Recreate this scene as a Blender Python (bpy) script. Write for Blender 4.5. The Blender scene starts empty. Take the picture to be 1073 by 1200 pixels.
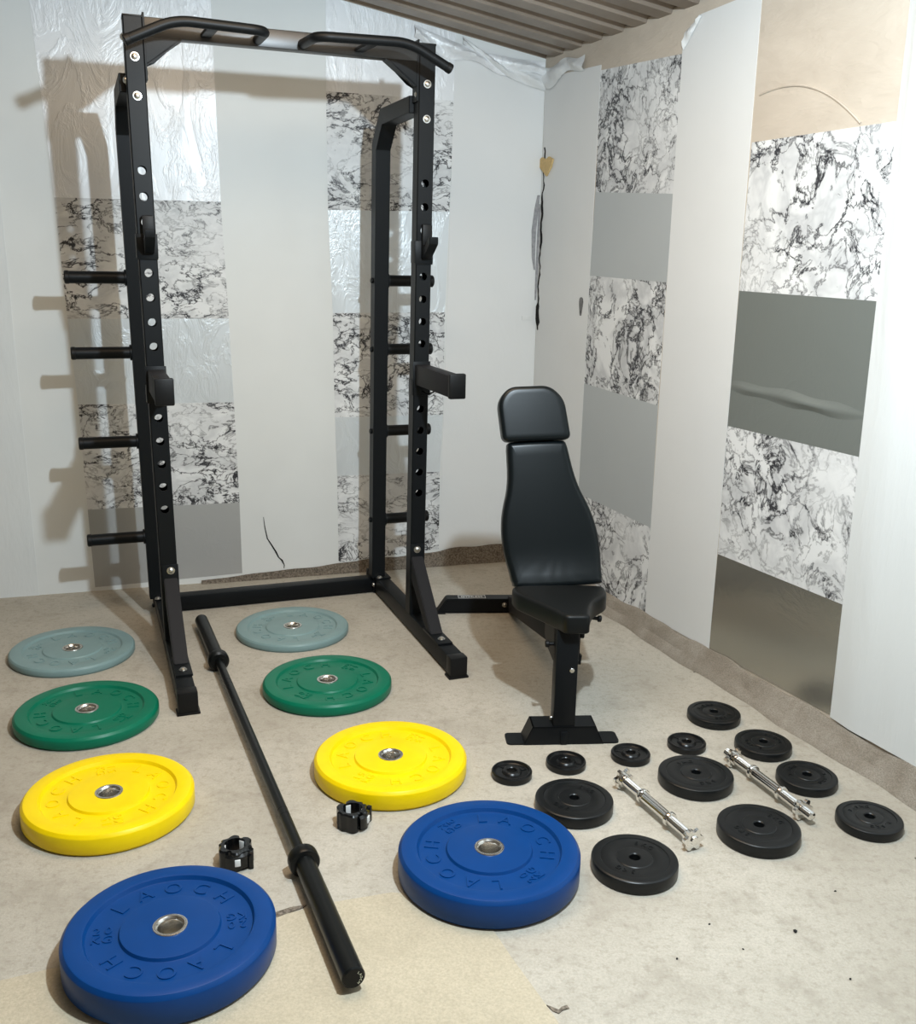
import bpy, bmesh, math, random
from mathutils import Vector, Matrix
random.seed(7)
PI = math.pi
SC = bpy.context.scene
COL = SC.collection

# ------------------------------------------------------------------ camera
F_PX, PITCH, ROLL, CAM_H = 1168.21, 0.24765, 0.019458, 1.47936
cam = bpy.data.cameras.new('camera')
cam.sensor_fit = 'VERTICAL'; cam.sensor_height = 24.0; cam.sensor_width = 24.0 * 1073 / 1200
cam.lens = 24.0 * F_PX / 1200; cam.clip_start = 0.05; cam.clip_end = 60
co = bpy.data.objects.new('camera', cam); COL.objects.link(co)
Fv = Vector((0, math.cos(PITCH), -math.sin(PITCH))); Rv = Vector((1, 0, 0)); Uv = Rv.cross(Fv)
R2 = Rv * math.cos(ROLL) + Uv * math.sin(ROLL); U2 = Uv * math.cos(ROLL) - Rv * math.sin(ROLL)
mw = Matrix((R2, U2, -Fv)).transposed().to_4x4(); mw.translation = Vector((0, 0, CAM_H))
co.matrix_world = mw
SC.camera = co

# ------------------------------------------------------------------ materials
def nt(name):
    m = bpy.data.materials.new(name); m.use_nodes = True
    t = m.node_tree; b = t.nodes['Principled BSDF']
    return m, t, b
def N(t, kind, **kw):
    n = t.nodes.new(kind)
    for k, v in kw.items():
        if k in ('operation', 'blend_type', 'data_type', 'noise_dimensions', 'feature', 'interpolation_type', 'wave_type', 'bands_direction', 'distance'):
            setattr(n, k, v)
        else:
            n.inputs[k.replace('_', ' ')].default_value = v
    return n
def coords(t, kind='Object', scale=(1, 1, 1), rot=(0, 0, 0), loc=(0, 0, 0)):
    c = t.nodes.new('ShaderNodeTexCoord'); mp = t.nodes.new('ShaderNodeMapping')
    mp.inputs['Scale'].default_value = scale; mp.inputs['Rotation'].default_value = rot; mp.inputs['Location'].default_value = loc
    t.links.new(c.outputs[kind], mp.inputs['Vector'])
    return mp.outputs['Vector']
def ramp(t, src, stops):
    r = t.nodes.new('ShaderNodeValToRGB'); e = r.color_ramp.elements
    while len(e) > 1: e.remove(e[-1])
    e[0].position = stops[0][0]; e[0].color = (*stops[0][1], 1)
    for p, c in stops[1:]:
        x = e.new(p); x.color = (*c, 1)
    t.links.new(src, r.inputs[0]); return r.outputs[0]
def g3(v): return (v, v, v)
def mix(t, fac, a, b, mode='MIX'):
    n = t.nodes.new('ShaderNodeMix'); n.data_type = 'RGBA'; n.blend_type = mode
    for i, v in ((0, fac), (6, a), (7, b)):
        if isinstance(v, (int, float)): n.inputs[i].default_value = v
        elif isinstance(v, tuple): n.inputs[i].default_value = (*v, 1)
        else: t.links.new(v, n.inputs[i])
    return n.outputs[2]
def mth(t, op, a, b=None):
    n = t.nodes.new('ShaderNodeMath'); n.operation = op
    for i, v in enumerate((a, b)):
        if v is None: continue
        if isinstance(v, (int, float)): n.inputs[i].default_value = v
        else: t.links.new(v, n.inputs[i])
    return n.outputs[0]
def noise(t, vec, scale, detail=4, rough=.55, dist=0.0):
    n = t.nodes.new('ShaderNodeTexNoise'); n.inputs['Scale'].default_value = scale; n.inputs['Detail'].default_value = detail
    n.inputs['Roughness'].default_value = rough; n.inputs['Distortion'].default_value = dist
    t.links.new(vec, n.inputs['Vector']); return n.outputs['Fac']
def bump(t, b, h, strength=.3, dist=.01):
    n = t.nodes.new('ShaderNodeBump'); n.inputs['Strength'].default_value = strength; n.inputs['Distance'].default_value = dist
    t.links.new(h, n.inputs['Height']); t.links.new(n.outputs[0], b.inputs['Normal'])
def srgb(r, g, b):
    f = lambda c: (c / 255 / 12.92) if c / 255 <= .04045 else ((c / 255 + .055) / 1.055) ** 2.4
    return (f(r), f(g), f(b))

def plain(name, col, rough=.5, metal=0.0, bscale=0, bstr=.2, bdist=.002, spec=.5, vary=0.0):
    m, t, b = nt(name)
    b.inputs['Base Color'].default_value = (*col, 1); b.inputs['Roughness'].default_value = rough
    b.inputs['Metallic'].default_value = metal; b.inputs['Specular IOR Level'].default_value = spec
    v = coords(t)
    n = noise(t, v, bscale or 40, 3)
    lo = tuple(c * (1 - vary) for c in col); hi = tuple(min(1, c * (1 + vary)) for c in col)
    t.links.new(ramp(t, n, [(.3, lo), (.7, hi)]), b.inputs['Base Color'])
    if bscale: bump(t, b, n, bstr, bdist)
    return m

M = {}
M['powder'] = plain('black_powder_coat', (.0042, .0054, .0066), .45, 0, 900, .15, .0004, .2, .15)
M['crossbar'] = plain('semi_gloss_black_crossbar', (.016, .0165, .017), .36, 0, 900, .15, .0004, .6, .1)
M['brace'] = plain('satin_black_brace', (.012, .0125, .015), .6, 0, 700, .1, .0004, .2, .1)
M['cap'] = plain('black_plastic_cap', (.004, .0042, .0046), .5, 0, 300, .1, .0005, .25, .1)
M['rubber_black'] = plain('black_vinyl_plate', (.0055, .0065, .0072), .36, 0, 220, .12, .0006, .32, .15)
M['iron'] = plain('black_painted_iron', (.0045, .005, .0055), .3, 0, 260, .25, .0008, .35, .2)
M['steel'] = plain('zinc_bolt', (.62, .61, .58), .3, 1.0, 200, .1, .0005, .5, .1)
M['insert'] = plain('stainless_insert', (.70, .68, .64), .25, 1.0, 300, .05, .0004, .5, .08)
M['chrome'] = plain('chrome', (.80, .79, .77), .09, 1.0, 0, 0, 0, .5, .03)
M['white_pad'] = plain('white_plastic_pad', (.75, .76, .75), .4, 0, 0, 0, 0, .5, .03)
M['ink'] = plain('cream_print', (.72, .72, .55), .5, 0, 0, 0, 0, .5, .03)
M['label_black'] = plain('black_label', (.012, .012, .012), .35, 0, 0, 0, 0, .5, .1)
M['leather'] = plain('black_vinyl_upholstery', (.004, .0062, .0072), .32, 0, 500, .12, .0006, .24, .12)
M['leather_seat'] = plain('black_vinyl_seat', (.0055, .0065, .0068), .42, 0, 500, .12, .0006, .22, .12)
M['barblack'] = plain('black_oxide_bar', (.0045, .0055, .0055), .34, 0.1, 400, .06, .0003, .28, .12)
M['collar_plastic'] = plain('glossy_black_nylon', (.004, .0045, .005), .22, 0, 120, .05, .0004, .4, .1)
def bumper(name, c):
    return plain(name, c, .38, 0, 16, .06, .002, .24, .04)
M['grey'] = bumper('grey_rubber', (.20, .30, .305))
M['green'] = bumper('green_rubber', (.0010, .145, .078))
M['yellow'] = bumper('yellow_rubber', (.88, .635, .0005))
M['blue'] = bumper('blue_rubber', (.0001, .041, .18))
M['foam'] = plain('tan_foam', srgb(205, 178, 128), .9, 0, 90, .5, .004, .2, .1)
M['gap'] = plain('dark_crack', (.02, .02, .02), .9, 0, 0, 0, 0, .1, .2)
M['scuff'] = plain('grey_scuff', (.16, .16, .16), .8, 0, 60, 0, 0, .2, .4)
M['grey_strip'] = plain('grey_torn_strip', (.3, .3, .31), .5, 0, 60, .2, .002, .3, .2)
M['plate_white'] = plain('white_bracket', (.7, .71, .7), .4, 0, 0, 0, 0, .4, .05)

def wall_paint(name, col, rough, wr, patch=.04, spec=.5, wscale=(1, 1, 1), fine=.1):
    m, t, b = nt(name)
    v = coords(t, 'Object', wscale)
    n1 = noise(t, v, 2.2, 3); n2 = noise(t, v, 9, 5, .6, .4); n3 = noise(t, v, 70, 3)
    lo = tuple(c * (1 - patch) for c in col); hi = tuple(min(.95, c * (1 + patch)) for c in col)
    t.links.new(ramp(t, n1, [(.3, lo), (.7, hi)]), b.inputs['Base Color'])
    b.inputs['Roughness'].default_value = rough; b.inputs['Specular IOR Level'].default_value = spec
    h = mth(t, 'ADD', mth(t, 'MULTIPLY', n2, 1.0), mth(t, 'MULTIPLY', n3, fine))
    bump(t, b, h, wr, .012)
    return m
M['white_l'] = wall_paint('white_wall_film', (.72, .74, .73), .45, .06, .03, .25)
M['white_sheet'] = wall_paint('white_wall_sheet', (.71, .72, .715), .38, .13, .02, .3)
M['white_plastic'] = wall_paint('white_plastic_sheeting', (.70, .725, .725), .3, .35, .02, .5, (1, 1, .25))

def plaster():
    m, t, b = nt('trowelled_beige_plaster')
    v = coords(t, 'Object', (1, 1, 2.2))
    n1 = noise(t, v, 1.8, 4, .6, .6); n2 = noise(t, v, 5, 4, .55, .25); n3 = noise(t, v, 26, 4)
    t.links.new(ramp(t, n1, [(.3, (.47, .405, .33)), (.7, (.57, .50, .415))]), b.inputs['Base Color'])
    b.inputs['Roughness'].default_value = .75
    ridge = mth(t, 'SUBTRACT', 1.0, mth(t, 'MULTIPLY', mth(t, 'ABSOLUTE', mth(t, 'SUBTRACT', n2, .5)), 7.0))
    ridge = mth(t, 'MAXIMUM', ridge, 0.0)
    bump(t, b, mth(t, 'ADD', mth(t, 'MULTIPLY', ridge, .35), mth(t, 'MULTIPLY', n3, .25)), .45, .009)
    return m
M['plaster'] = plaster()

def marble(name, scale, stretch, rot, seed, dens=.5, base=.2, halo=.3):
    m, t, b = nt(name)
    v = coords(t, 'Object', stretch, rot, seed)
    warp = t.nodes.new('ShaderNodeTexNoise'); warp.inputs['Scale'].default_value = scale * .8; warp.inputs['Detail'].default_value = 3
    t.links.new(v, warp.inputs['Vector'])
    vm = t.nodes.new('ShaderNodeVectorMath'); vm.operation = 'MULTIPLY_ADD'
    t.links.new(warp.outputs['Color'], vm.inputs[0]); vm.inputs[1].default_value = (.22, .22, .22); t.links.new(v, vm.inputs[2])
    w = vm.outputs[0]
    def vein(sc, width, det=6, dist=.5, off=.5):
        n = noise(t, w, sc, det, .62, dist)
        a = mth(t, 'ABSOLUTE', mth(t, 'SUBTRACT', n, off))
        return mth(t, 'MAXIMUM', mth(t, 'SUBTRACT', 1.0, mth(t, 'DIVIDE', a, width)), 0.0)
    mask = noise(t, v, scale * .55, 2)
    mk = ramp(t, mask, [(.5 - .16 * dens - .05, (0, 0, 0)), (.66 - .1 * dens, (1, 1, 1))])
    v1 = vein(scale * 1.6, .022, 7, .3)
    v2 = vein(scale * 2.7, .03, 6, .4, .47)
    v3 = vein(scale * 1.2, .11, 4, .3)
    dark = mth(t, 'ADD', mth(t, 'MULTIPLY', v1, mth(t, 'ADD', mth(t, 'MULTIPLY', mk, .95), base)), mth(t, 'MULTIPLY', mth(t, 'MULTIPLY', v2, mk), .9))
    dark = mth(t, 'MINIMUM', dark, 1.0)
    soft = mth(t, 'MULTIPLY', v3, mth(t, 'ADD', mth(t, 'MULTIPLY', mk, halo), .14))
    c = mix(t, soft, (.76, .77, .77), (.34, .35, .365))
    c = mix(t, dark, c, (.035, .035, .04))
    t.links.new(c, b.inputs['Base Color'])
    b.inputs['Roughness'].default_value = .4; b.inputs['Specular IOR Level'].default_value = .25
    bump(t, b, noise(t, v, 8, 4), .06, .01)
    return m
M['marble_l'] = marble('marble_vinyl_left', 3.6, (1, 1, 1.5), (0, .35, 0), (3.1, 1.2, .4), .75, .32, .3)
M['marble_r'] = marble('marble_vinyl_right', 3.4, (1, 1, 1), (.5, .3, 0), (4.7, 2.2, 6.3), .7, .2, .45)

def foil(name, col, rough, wr, scale, stretch, metal=.35):
    m, t, b = nt(name)
    v = coords(t, 'Object', stretch)
    n1 = noise(t, v, scale, 6, .62, 1.0); n2 = noise(t, v, scale * .3, 3, .5, .5)
    a = mth(t, 'ABSOLUTE', mth(t, 'SUBTRACT', n1, .5))
    cre = mth(t, 'MAXIMUM', mth(t, 'SUBTRACT', 1.0, mth(t, 'MULTIPLY', a, 14.0)), 0.0)
    b.inputs['Base Color'].default_value = (*col, 1)
    lo = tuple(c * .95 for c in col); hi = tuple(min(.95, c * 1.05) for c in col)
    t.links.new(ramp(t, n2, [(.3, lo), (.7, hi)]), b.inputs['Base Color'])
    b.inputs['Roughness'].default_value = rough; b.inputs['Metallic'].default_value = metal
    bump(t, b, mth(t, 'ADD', mth(t, 'MULTIPLY', cre, .25), mth(t, 'ADD', n2, mth(t, 'MULTIPLY', n1, .4))), wr, .008)
    return m
M['foil_white'] = foil('wrinkled_white_foil', (.80, .815, .83), .36, .55, 7, (1, 1, .45), .08)
M['foil_silver'] = foil('silver_vinyl', (.66, .70, .72), .34, .5, 8, (1, 1, .55), .25)
M['vinyl_lowgrey'] = foil('mid_grey_vinyl_low', (.40, .405, .40), .4, .16, 4, (1, 1, 1), .1)
M['vinyl_grey'] = foil('light_grey_vinyl', (.43, .455, .46), .4, .06, 3, (1, 1, 1), .05)
M['vinyl_dark'] = foil('dark_grey_vinyl', (.155, .168, .155), .38, .14, 4, (1, 1, 1), .05)
M['vinyl_bronze'] = foil('bronze_grey_vinyl', (.40, .385, .335), .24, .10, 4, (1, 1, 1), .75)

def floor_mat(name, base, dark, stain):
    m, t, b = nt(name)
    v = coords(t, 'Object')
    big = noise(t, v, 1.3, 5, .62, .5); mid = noise(t, v, 7, 6, .7, .3); fine = noise(t, v, 150, 4, .8); med = noise(t, v, 45, 4, .7)
    c = mix(t, ramp(t, big, [(.35, g3(0)), (.68, g3(1))]), base, dark)
    c = mix(t, ramp(t, mid, [(.52, g3(0)), (.78, g3(.55))]), c, stain)
    c = mix(t, mth(t, 'MULTIPLY', ramp(t, fine, [(.34, g3(0)), (.66, g3(1))]), .6), c, tuple(x * .58 for x in base))
    c = mix(t, ramp(t, med, [(.5, g3(0)), (.8, g3(.5))]), c, stain)
    vor = t.nodes.new('ShaderNodeTexVoronoi'); vor.inputs['Scale'].default_value = 7.5; t.links.new(v, vor.inputs['Vector'])
    spots = ramp(t, vor.outputs['Distance'], [(.028, g3(1)), (.05, g3(0))])
    sel = ramp(t, noise(t, v, 5.3, 1), [(.58, g3(0)), (.6, g3(.8))])
    c = mix(t, mth(t, 'MULTIPLY', spots, sel), c, (.05, .04, .03))
    t.links.new(c, b.inputs['Base Color'])
    b.inputs['Roughness'].default_value = .92; b.inputs['Specular IOR Level'].default_value = .15
    bump(t, b, mth(t, 'ADD', fine, mth(t, 'MULTIPLY', med, .8)), .35, .004)
    return m
M['carpet'] = floor_mat('beige_short_pile_carpet', (.57, .528, .452), (.40, .362, .295), (.20, .165, .12))
M['patch'] = floor_mat('tan_carpet_offcut', (.57, .50, .375), (.50, .435, .32), (.39, .335, .24))
def rib_carpet(name, c1, c2, fs=120, k=.8):
    m, t, b = nt(name)
    v = coords(t, 'Object')
    f = noise(t, v, fs, 3, .7); g = noise(t, v, 7, 5, .7, .5)
    c = mix(t, g, c1, c2)
    c = mix(t, ramp(t, f, [(.38, g3(0)), (.62, g3(k))]), c, tuple(x * .35 for x in c1))
    t.links.new(c, b.inputs['Base Color']); b.inputs['Roughness'].default_value = .95; b.inputs['Specular IOR Level'].default_value = .1
    bump(t, b, mth(t, 'ADD', f, g), .8, .008)
    return m
M['skirt_l'] = rib_carpet('brown_carpet_edge', (.20, .165, .13), (.33, .285, .23))
M['skirt_r'] = rib_carpet('greybrown_carpet_cove', (.20, .16, .115), (.56, .51, .44), 210, .3)
def roofm():
    m, t, b = nt('corrugated_metal_sheet')
    v = coords(t, 'Object')
    n = noise(t, v, 2.5, 5, .6)
    t.links.new(ramp(t, n, [(.3, (.22, .18, .145)), (.7, (.33, .275, .225))]), b.inputs['Base Color'])
    b.inputs['Roughness'].default_value = .45; b.inputs['Metallic'].default_value = .4
    return m
M['roof'] = roofm()
M['blocking_wall'] = plain('dim_brown_blocking_wall', (.16, .13, .10), .8, 0, 6, .1, .003, .2, .15)  # for the two unseen walls added to cut ambient light

# ------------------------------------------------------------------ mesh helpers
class MB:
    def __init__(s): s.bm = bmesh.new()
    def face(s, vs):
        try: return s.bm.faces.new(vs)
        except ValueError: return None
    def box(s, a, b, bev=0.0, mat=None):
        g = bmesh.ops.create_cube(s.bm, size=1.0)
        c = [(a[i] + b[i]) / 2 for i in range(3)]; d = [abs(b[i] - a[i]) for i in range(3)]
        for v in g['verts']:
            v.co = Vector((v.co.x * d[0] + c[0], v.co.y * d[1] + c[1], v.co.z * d[2] + c[2]))
        vs = g['verts']
        if bev > 0:
            es = list({e for v in vs for e in v.link_edges})
            r = bmesh.ops.bevel(s.bm, geom=es, offset=bev, segments=2, affect='EDGES', profile=.5)
            vs = list({v for f in r['faces'] for v in f.verts} | {v for v in vs if v.is_valid})
        if mat is not None:
            for v in vs: v.co = mat @ v.co
        return s
    def ring(s, c, ax, r, seg, ref=None, rx=None):
        ax = ax.normalized(); ref = ref or (Vector((0, 0, 1)) if abs(ax.z) < .9 else Vector((1, 0, 0)))
        u = ref.cross(ax).normalized(); w = ax.cross(u)
        return [s.bm.verts.new(c + u * (r * math.cos(2 * PI * k / seg)) + w * ((rx or r) * math.sin(2 * PI * k / seg))) for k in range(seg)]
    def bridge(s, A, B):
        n = len(A)
        for k in range(n): s.face([A[k], A[(k + 1) % n], B[(k + 1) % n], B[k]])
    def cyl(s, p, q, r, r2=None, seg=20, cap=True, bev=0.0):
        p = Vector(p); q = Vector(q); ax = (q - p).normalized(); r2 = r if r2 is None else r2
        if bev:
            rs = [(p, r - bev), (p + ax * bev, r), (q - ax * bev, r2), (q, r2 - bev)]
        else: rs = [(p, r), (q, r2)]
        R = [s.ring(c, ax, rr, seg) for c, rr in rs]
        for i in range(len(R) - 1): s.bridge(R[i], R[i + 1])
        if cap: s.face(R[0][::-1]); s.face(R[-1])
        return s
    def tube(s, pts, r, seg=16, cap=True, rad=0.0, nb=6):
        pts = [Vector(p) for p in pts]
        if rad > 0:
            out = [pts[0]]
            for i in range(1, len(pts) - 1):
                a, b, c = pts[i - 1], pts[i], pts[i + 1]
                d1 = (a - b).normalized(); d2 = (c - b).normalized(); l = min(rad, (a - b).length * .45, (c - b).length * .45)
                for k in range(nb + 1):
                    tt = k / nb; out.append((b + d1 * l) * (1 - tt) ** 2 + b * 2 * tt * (1 - tt) + (b + d2 * l) * tt ** 2)
            out.append(pts[-1]); pts = out
        rings = []; ref = None
        for i, p in enumerate(pts):
            a = (pts[min(i + 1, len(pts) - 1)] - pts[max(i - 1, 0)]).normalized()
            if ref is None: ref = Vector((0, 0, 1)) if abs(a.z) < .9 else Vector((1, 0, 0))
            u = ref.cross(a).normalized(); w = a.cross(u).normalized(); ref = w
            rings.append([s.bm.verts.new(p + u * (r * math.cos(2 * PI * k / seg)) + w * (r * math.sin(2 * PI * k / seg))) for k in range(seg)])
        for i in range(len(rings) - 1): s.bridge(rings[i], rings[i + 1])
        if cap: s.face(rings[0][::-1]); s.face(rings[-1])
        return s
    def lathe(s, prof, seg=72, c=(0, 0, 0), closed=True, ax=2):
        rows = []
        for r, z in prof:
            row = []
            for k in range(seg):
                a = 2 * PI * k / seg; x, y = r * math.cos(a), r * math.sin(a)
                if ax == 2: p = (x, y, z)
                elif ax == 0: p = (z, x, y)
                else: p = (y, z, x)
                row.append(s.bm.verts.new(Vector(p) + Vector(c)))
            rows.append(row)
        n = len(rows)
        for i in range(n if closed else n - 1): s.bridge(rows[i], rows[(i + 1) % n])
        return s
    def prism(s, poly, d0, d1, fn):
        """poly 2D list, extruded between d0 and d1; fn(u, v, d) -> point"""
        A = [s.bm.verts.new(fn(u, v, d0)) for u, v in poly]; B = [s.bm.verts.new(fn(u, v, d1)) for u, v in poly]
        s.face(A[::-1]); s.face(B); s.bridge(A, B)
        return s
    def beam(s, p, q, w, h, up=(0, 0, 1), bev=.003):
        p = Vector(p); q = Vector(q); a = (q - p); L = a.length; a.normalize()
        side = a.cross(Vector(up)).normalized(); u = side.cross(a)
        m = Matrix((side, a, u)).transposed().to_4x4(); m.translation = p
        return s.box((-w / 2, 0, -h / 2), (w / 2, L, h / 2), bev, m)
    def build(s, name, mat, parent=None, smooth=35, xf=None):
        if xf:
            for v in s.bm.verts: v.co = xf(v.co)
        bmesh.ops.recalc_face_normals(s.bm, faces=s.bm.faces[:])
        me = bpy.data.meshes.new(name); s.bm.to_mesh(me); s.bm.free()
        for p in me.polygons: p.use_smooth = True
        me.set_sharp_from_angle(angle=math.radians(smooth))
        me.materials.append(M[mat] if isinstance(mat, str) else mat)
        o = bpy.data.objects.new(name, me); COL.objects.link(o)
        if parent: o.parent = parent
        return o

def thing(name, label, cat, loc=(0, 0, 0), rz=0.0, group=None):
    o = bpy.data.objects.new(name, None); COL.objects.link(o)
    o.empty_display_size = .1
    o.location = loc; o.rotation_euler = (0, 0, rz); o['label'] = label; o['category'] = cat
    if group: o['group'] = group
    return o
def tag(o, label, cat, group=None):
    o['label'] = label; o['category'] = cat
    if group: o['group'] = group
    return o
def struct(o, label=None, cat=None):
    o['kind'] = 'structure'
    if label: o['label'] = label
    if cat: o['category'] = cat
    return o
def dup(root, loc, rz, label, group=None):
    r = root.copy(); COL.objects.link(r); r.location = loc; r.rotation_euler = (0, 0, rz); r['label'] = label
    if group: r['group'] = group
    for ch in root.children:
        c = ch.copy(); COL.objects.link(c); c.parent = r
        for g in ch.children:
            d = g.copy(); COL.objects.link(d); d.parent = c
    return r

_glyph = {}
def text_verts(mb, s, size, thick, fn, align='CENTER'):
    """writes s with its centre at the local origin; fn maps (x, y, z) to the mesh"""
    key = (s, size, thick)
    cu = bpy.data.curves.new('glyph', 'FONT'); cu.body = s; cu.size = size; cu.extrude = thick / 2
    cu.align_x = 'CENTER'; cu.align_y = 'CENTER'; cu.resolution_u = 4
    o = bpy.data.objects.new('glyph', cu); COL.objects.link(o)
    dg = bpy.context.evaluated_depsgraph_get(); dg.update()
    me = bpy.data.meshes.new_from_object(o.evaluated_get(dg))
    vs = [mb.bm.verts.new(fn(v.co.x, v.co.y, v.co.z + thick / 2)) for v in me.vertices]
    for p in me.polygons:
        mb.face([vs[i] for i in p.vertices])
    bpy.data.objects.remove(o); bpy.data.curves.remove(cu); bpy.data.meshes.remove(me)

# ------------------------------------------------------------------ the room
uL = Vector((.9533, .3020, 0)).normalized(); nL = Vector((-uL.y, uL.x, 0))      # along the left wall (towards the corner), outward normal
uR = Vector((.3922, -.9199, 0)).normalized(); nR = Vector((-uR.y, uR.x, 0))     # along the right wall (towards the viewer), outward normal
K = Vector((.359, 4.897, 0))
H0, SLOPE = 2.365, .175
def roof_z(p): return H0 - SLOPE * (p - K).dot(uL)
def onL(s, z, d=0.0): return K + uL * s + Vector((0, 0, z)) - nL * d            # d = distance in front of the wall
def onR(t, z, d=0.0): return K + uR * t + Vector((0, 0, z)) - nR * d

fl = MB(); fl.box((-4.2, -.8, -.06), (3.2, 5.4, 0)); o = fl.build('floor', 'carpet')
struct(o, 'beige short-pile carpeted floor with brown stains', 'floor')
floor_obj = o

wl = MB()
wl.prism([(-3.3, 0), (.12, 0), (.12, H0 - SLOPE * .12 + .04), (-3.3, H0 + SLOPE * 3.3 + .04)], 0, .09, lambda u, v, d: onL(u, v, -d))
wall_left = struct(wl.build('wall_left', 'white_l'), 'left wall covered in white film with columns of marble and foil panels', 'wall')
wr = MB()
wr.prism([(-.1, 0), (6.1, 0), (6.1, H0 + .02), (-.1, H0 + .02)], 0, .09, lambda u, v, d: onR(u, v, -d))
wall_right = struct(wr.build('wall_right', 'plaster'), 'right plastered wall covered in white sheets with columns of marble and grey panels', 'wall')

def panel(name, on, quad, mat, wall, thick=.0015, lab=None, nx=1, nz=1):
    """thin stuck-on sheet, its four corners given along the wall: bottom-left, bottom-right, top-right, top-left"""
    mb = MB()
    mb.prism(quad, .0002, thick, lambda u, v, d: on(u, v, d))
    o = mb.build(name, mat, wall)
    if lab: o['label'] = lab
    return o
# left wall, column A
rows = [(-2.085, -1.433, .018, .035), (-2.092, -1.434, .379, .376), (-2.099, -1.443, .845, .840), (-2.116, -1.452, 1.208, 1.210), (-2.131, -1.468, 1.696, 1.701), (-2.185, -1.480, 2.76, 2.64)]
cm = ['vinyl_lowgrey', 'marble_l', 'foil_silver', 'marble_l', 'foil_white']
cn = ['foil_panel', 'marble_panel', 'foil_panel', 'marble_panel', 'foil_panel']
cl = ['grey foil panel at the floor', 'lower black-veined marble panel', 'silver foil panel', 'upper black-veined marble panel', 'wrinkled white foil at the top']
for i in range(5):
    a, b = rows[i], rows[i + 1]
    panel(cn[i], onL, [(a[0], a[2]), (a[1], a[3]), (b[1], b[3]), (b[0], b[2])], cm[i], wall_left, lab=cl[i])
# left wall, column B
rows = [(-.976, -.474, .054, .088), (-.978, -.474, .480, .478), (-.986, -.462, .759, .757), (-.990, -.460, 1.235, 1.240), (-1.006, -.447, 1.682, 1.693), (-1.008, -.432, 2.171, 2.167), (-1.004, -.428, 2.545, 2.445)]
cm = ['marble_l', 'foil_silver', 'marble_l', 'foil_silver', 'marble_l', 'foil_white']
cn = ['marble_panel', 'foil_panel'] * 3
for i in range(6):
    a, b = rows[i], rows[i + 1]
    panel(cn[i], onL, [(a[0], a[2]), (a[1], a[3]), (b[1], b[3]), (b[0], b[2])], cm[i], wall_left)
panel('white_sheet', onL, [(-.472, .085), (-.008, .11), (-.006, 2.30), (-.2, 2.375), (-.431, 2.425)], 'white_sheet', wall_left, .0022, 'glossy white sheet beside the corner')
panel('white_sheet', onL, [(-3.2, .0), (-2.32, .0), (-2.34, 2.7), (-3.2, 2.85)], 'white_plastic', wall_left, .003)
# right wall
panel('white_sheet', onR, [(.005, .05), (.485, .06), (.50, 2.27), (.005, 2.29)], 'white_sheet', wall_right, .002, 'white sheet between the corner and the first marble column')
rows = [(.484, 1.082, .055, .07), (.482, 1.077, .505, .44), (.479, 1.071, .958, .938), (.492, 1.073, 1.424, 1.411), (.505, 1.077, 1.769, 1.734), (.500, 1.074, 2.249, 2.218)]
rows[1] = (.482, 1.078, .455, .442)
cm = ['marble_r', 'vinyl_grey', 'marble_r', 'vinyl_grey', 'marble_r']
cn = ['marble_panel', 'grey_panel', 'marble_panel', 'grey_panel', 'marble_panel']
for i in range(5):
    a, b = rows[i], rows[i + 1]
    panel(cn[i], onR, [(a[0], a[2]), (a[1], a[3]), (b[1], b[3]), (b[0], b[2])], cm[i], wall_right)
panel('white_sheet', onR, [(1.082, .075), (1.514, .08), (1.508, 1.0), (1.497, 2.34), (1.16, 2.33), (1.074, 2.27)], 'white_sheet', wall_right, .002, 'tall white sheet between the two marble columns')
rows = [(1.512, 2.143, .08, .096), (1.516, 2.143, .455, .467), (1.509, 2.141, .927, .931), (1.509, 2.139, 1.395, 1.387), (1.509, 2.130, 1.875, 1.874)]
cm = ['vinyl_bronze', 'marble_r', 'vinyl_dark', 'marble_r']
cn = ['grey_panel', 'marble_panel', 'grey_panel', 'marble_panel']
for i in range(4):
    a, b = rows[i], rows[i + 1]
    panel(cn[i], onR, [(a[0], a[2]), (a[1], a[3]), (b[1], b[3]), (b[0], b[2])], cm[i], wall_right)
# the fold across the dark grey panel
mb = MB(); P = []
n = 24
for i in range(n + 1):
    f = i / n; t_ = 1.513 + f * (2.136 - 1.513); zc = 1.072 - .02 * f
    ring = []
    for k in range(7):
        a = k / 6; w = .016 + .010 * math.sin(f * 3.1) + .004 * math.sin(f * 17)
        ring.append(mb.bm.verts.new(onR(t_, zc + (a - .5) * 2 * w, (.0017 + .010 * min(1, 6 * f, 6 * (1 - f)) * math.sin(PI * a) ** 2) * (1 + .3 * math.sin(f * 11 + a * 3)))))
    P.append(ring)
for i in range(n):
    for k in range(6): mb.face([P[i][k], P[i + 1][k], P[i + 1][k + 1], P[i][k + 1]])
mb.build('sheet_fold', 'vinyl_dark', wall_right, 80)
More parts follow.
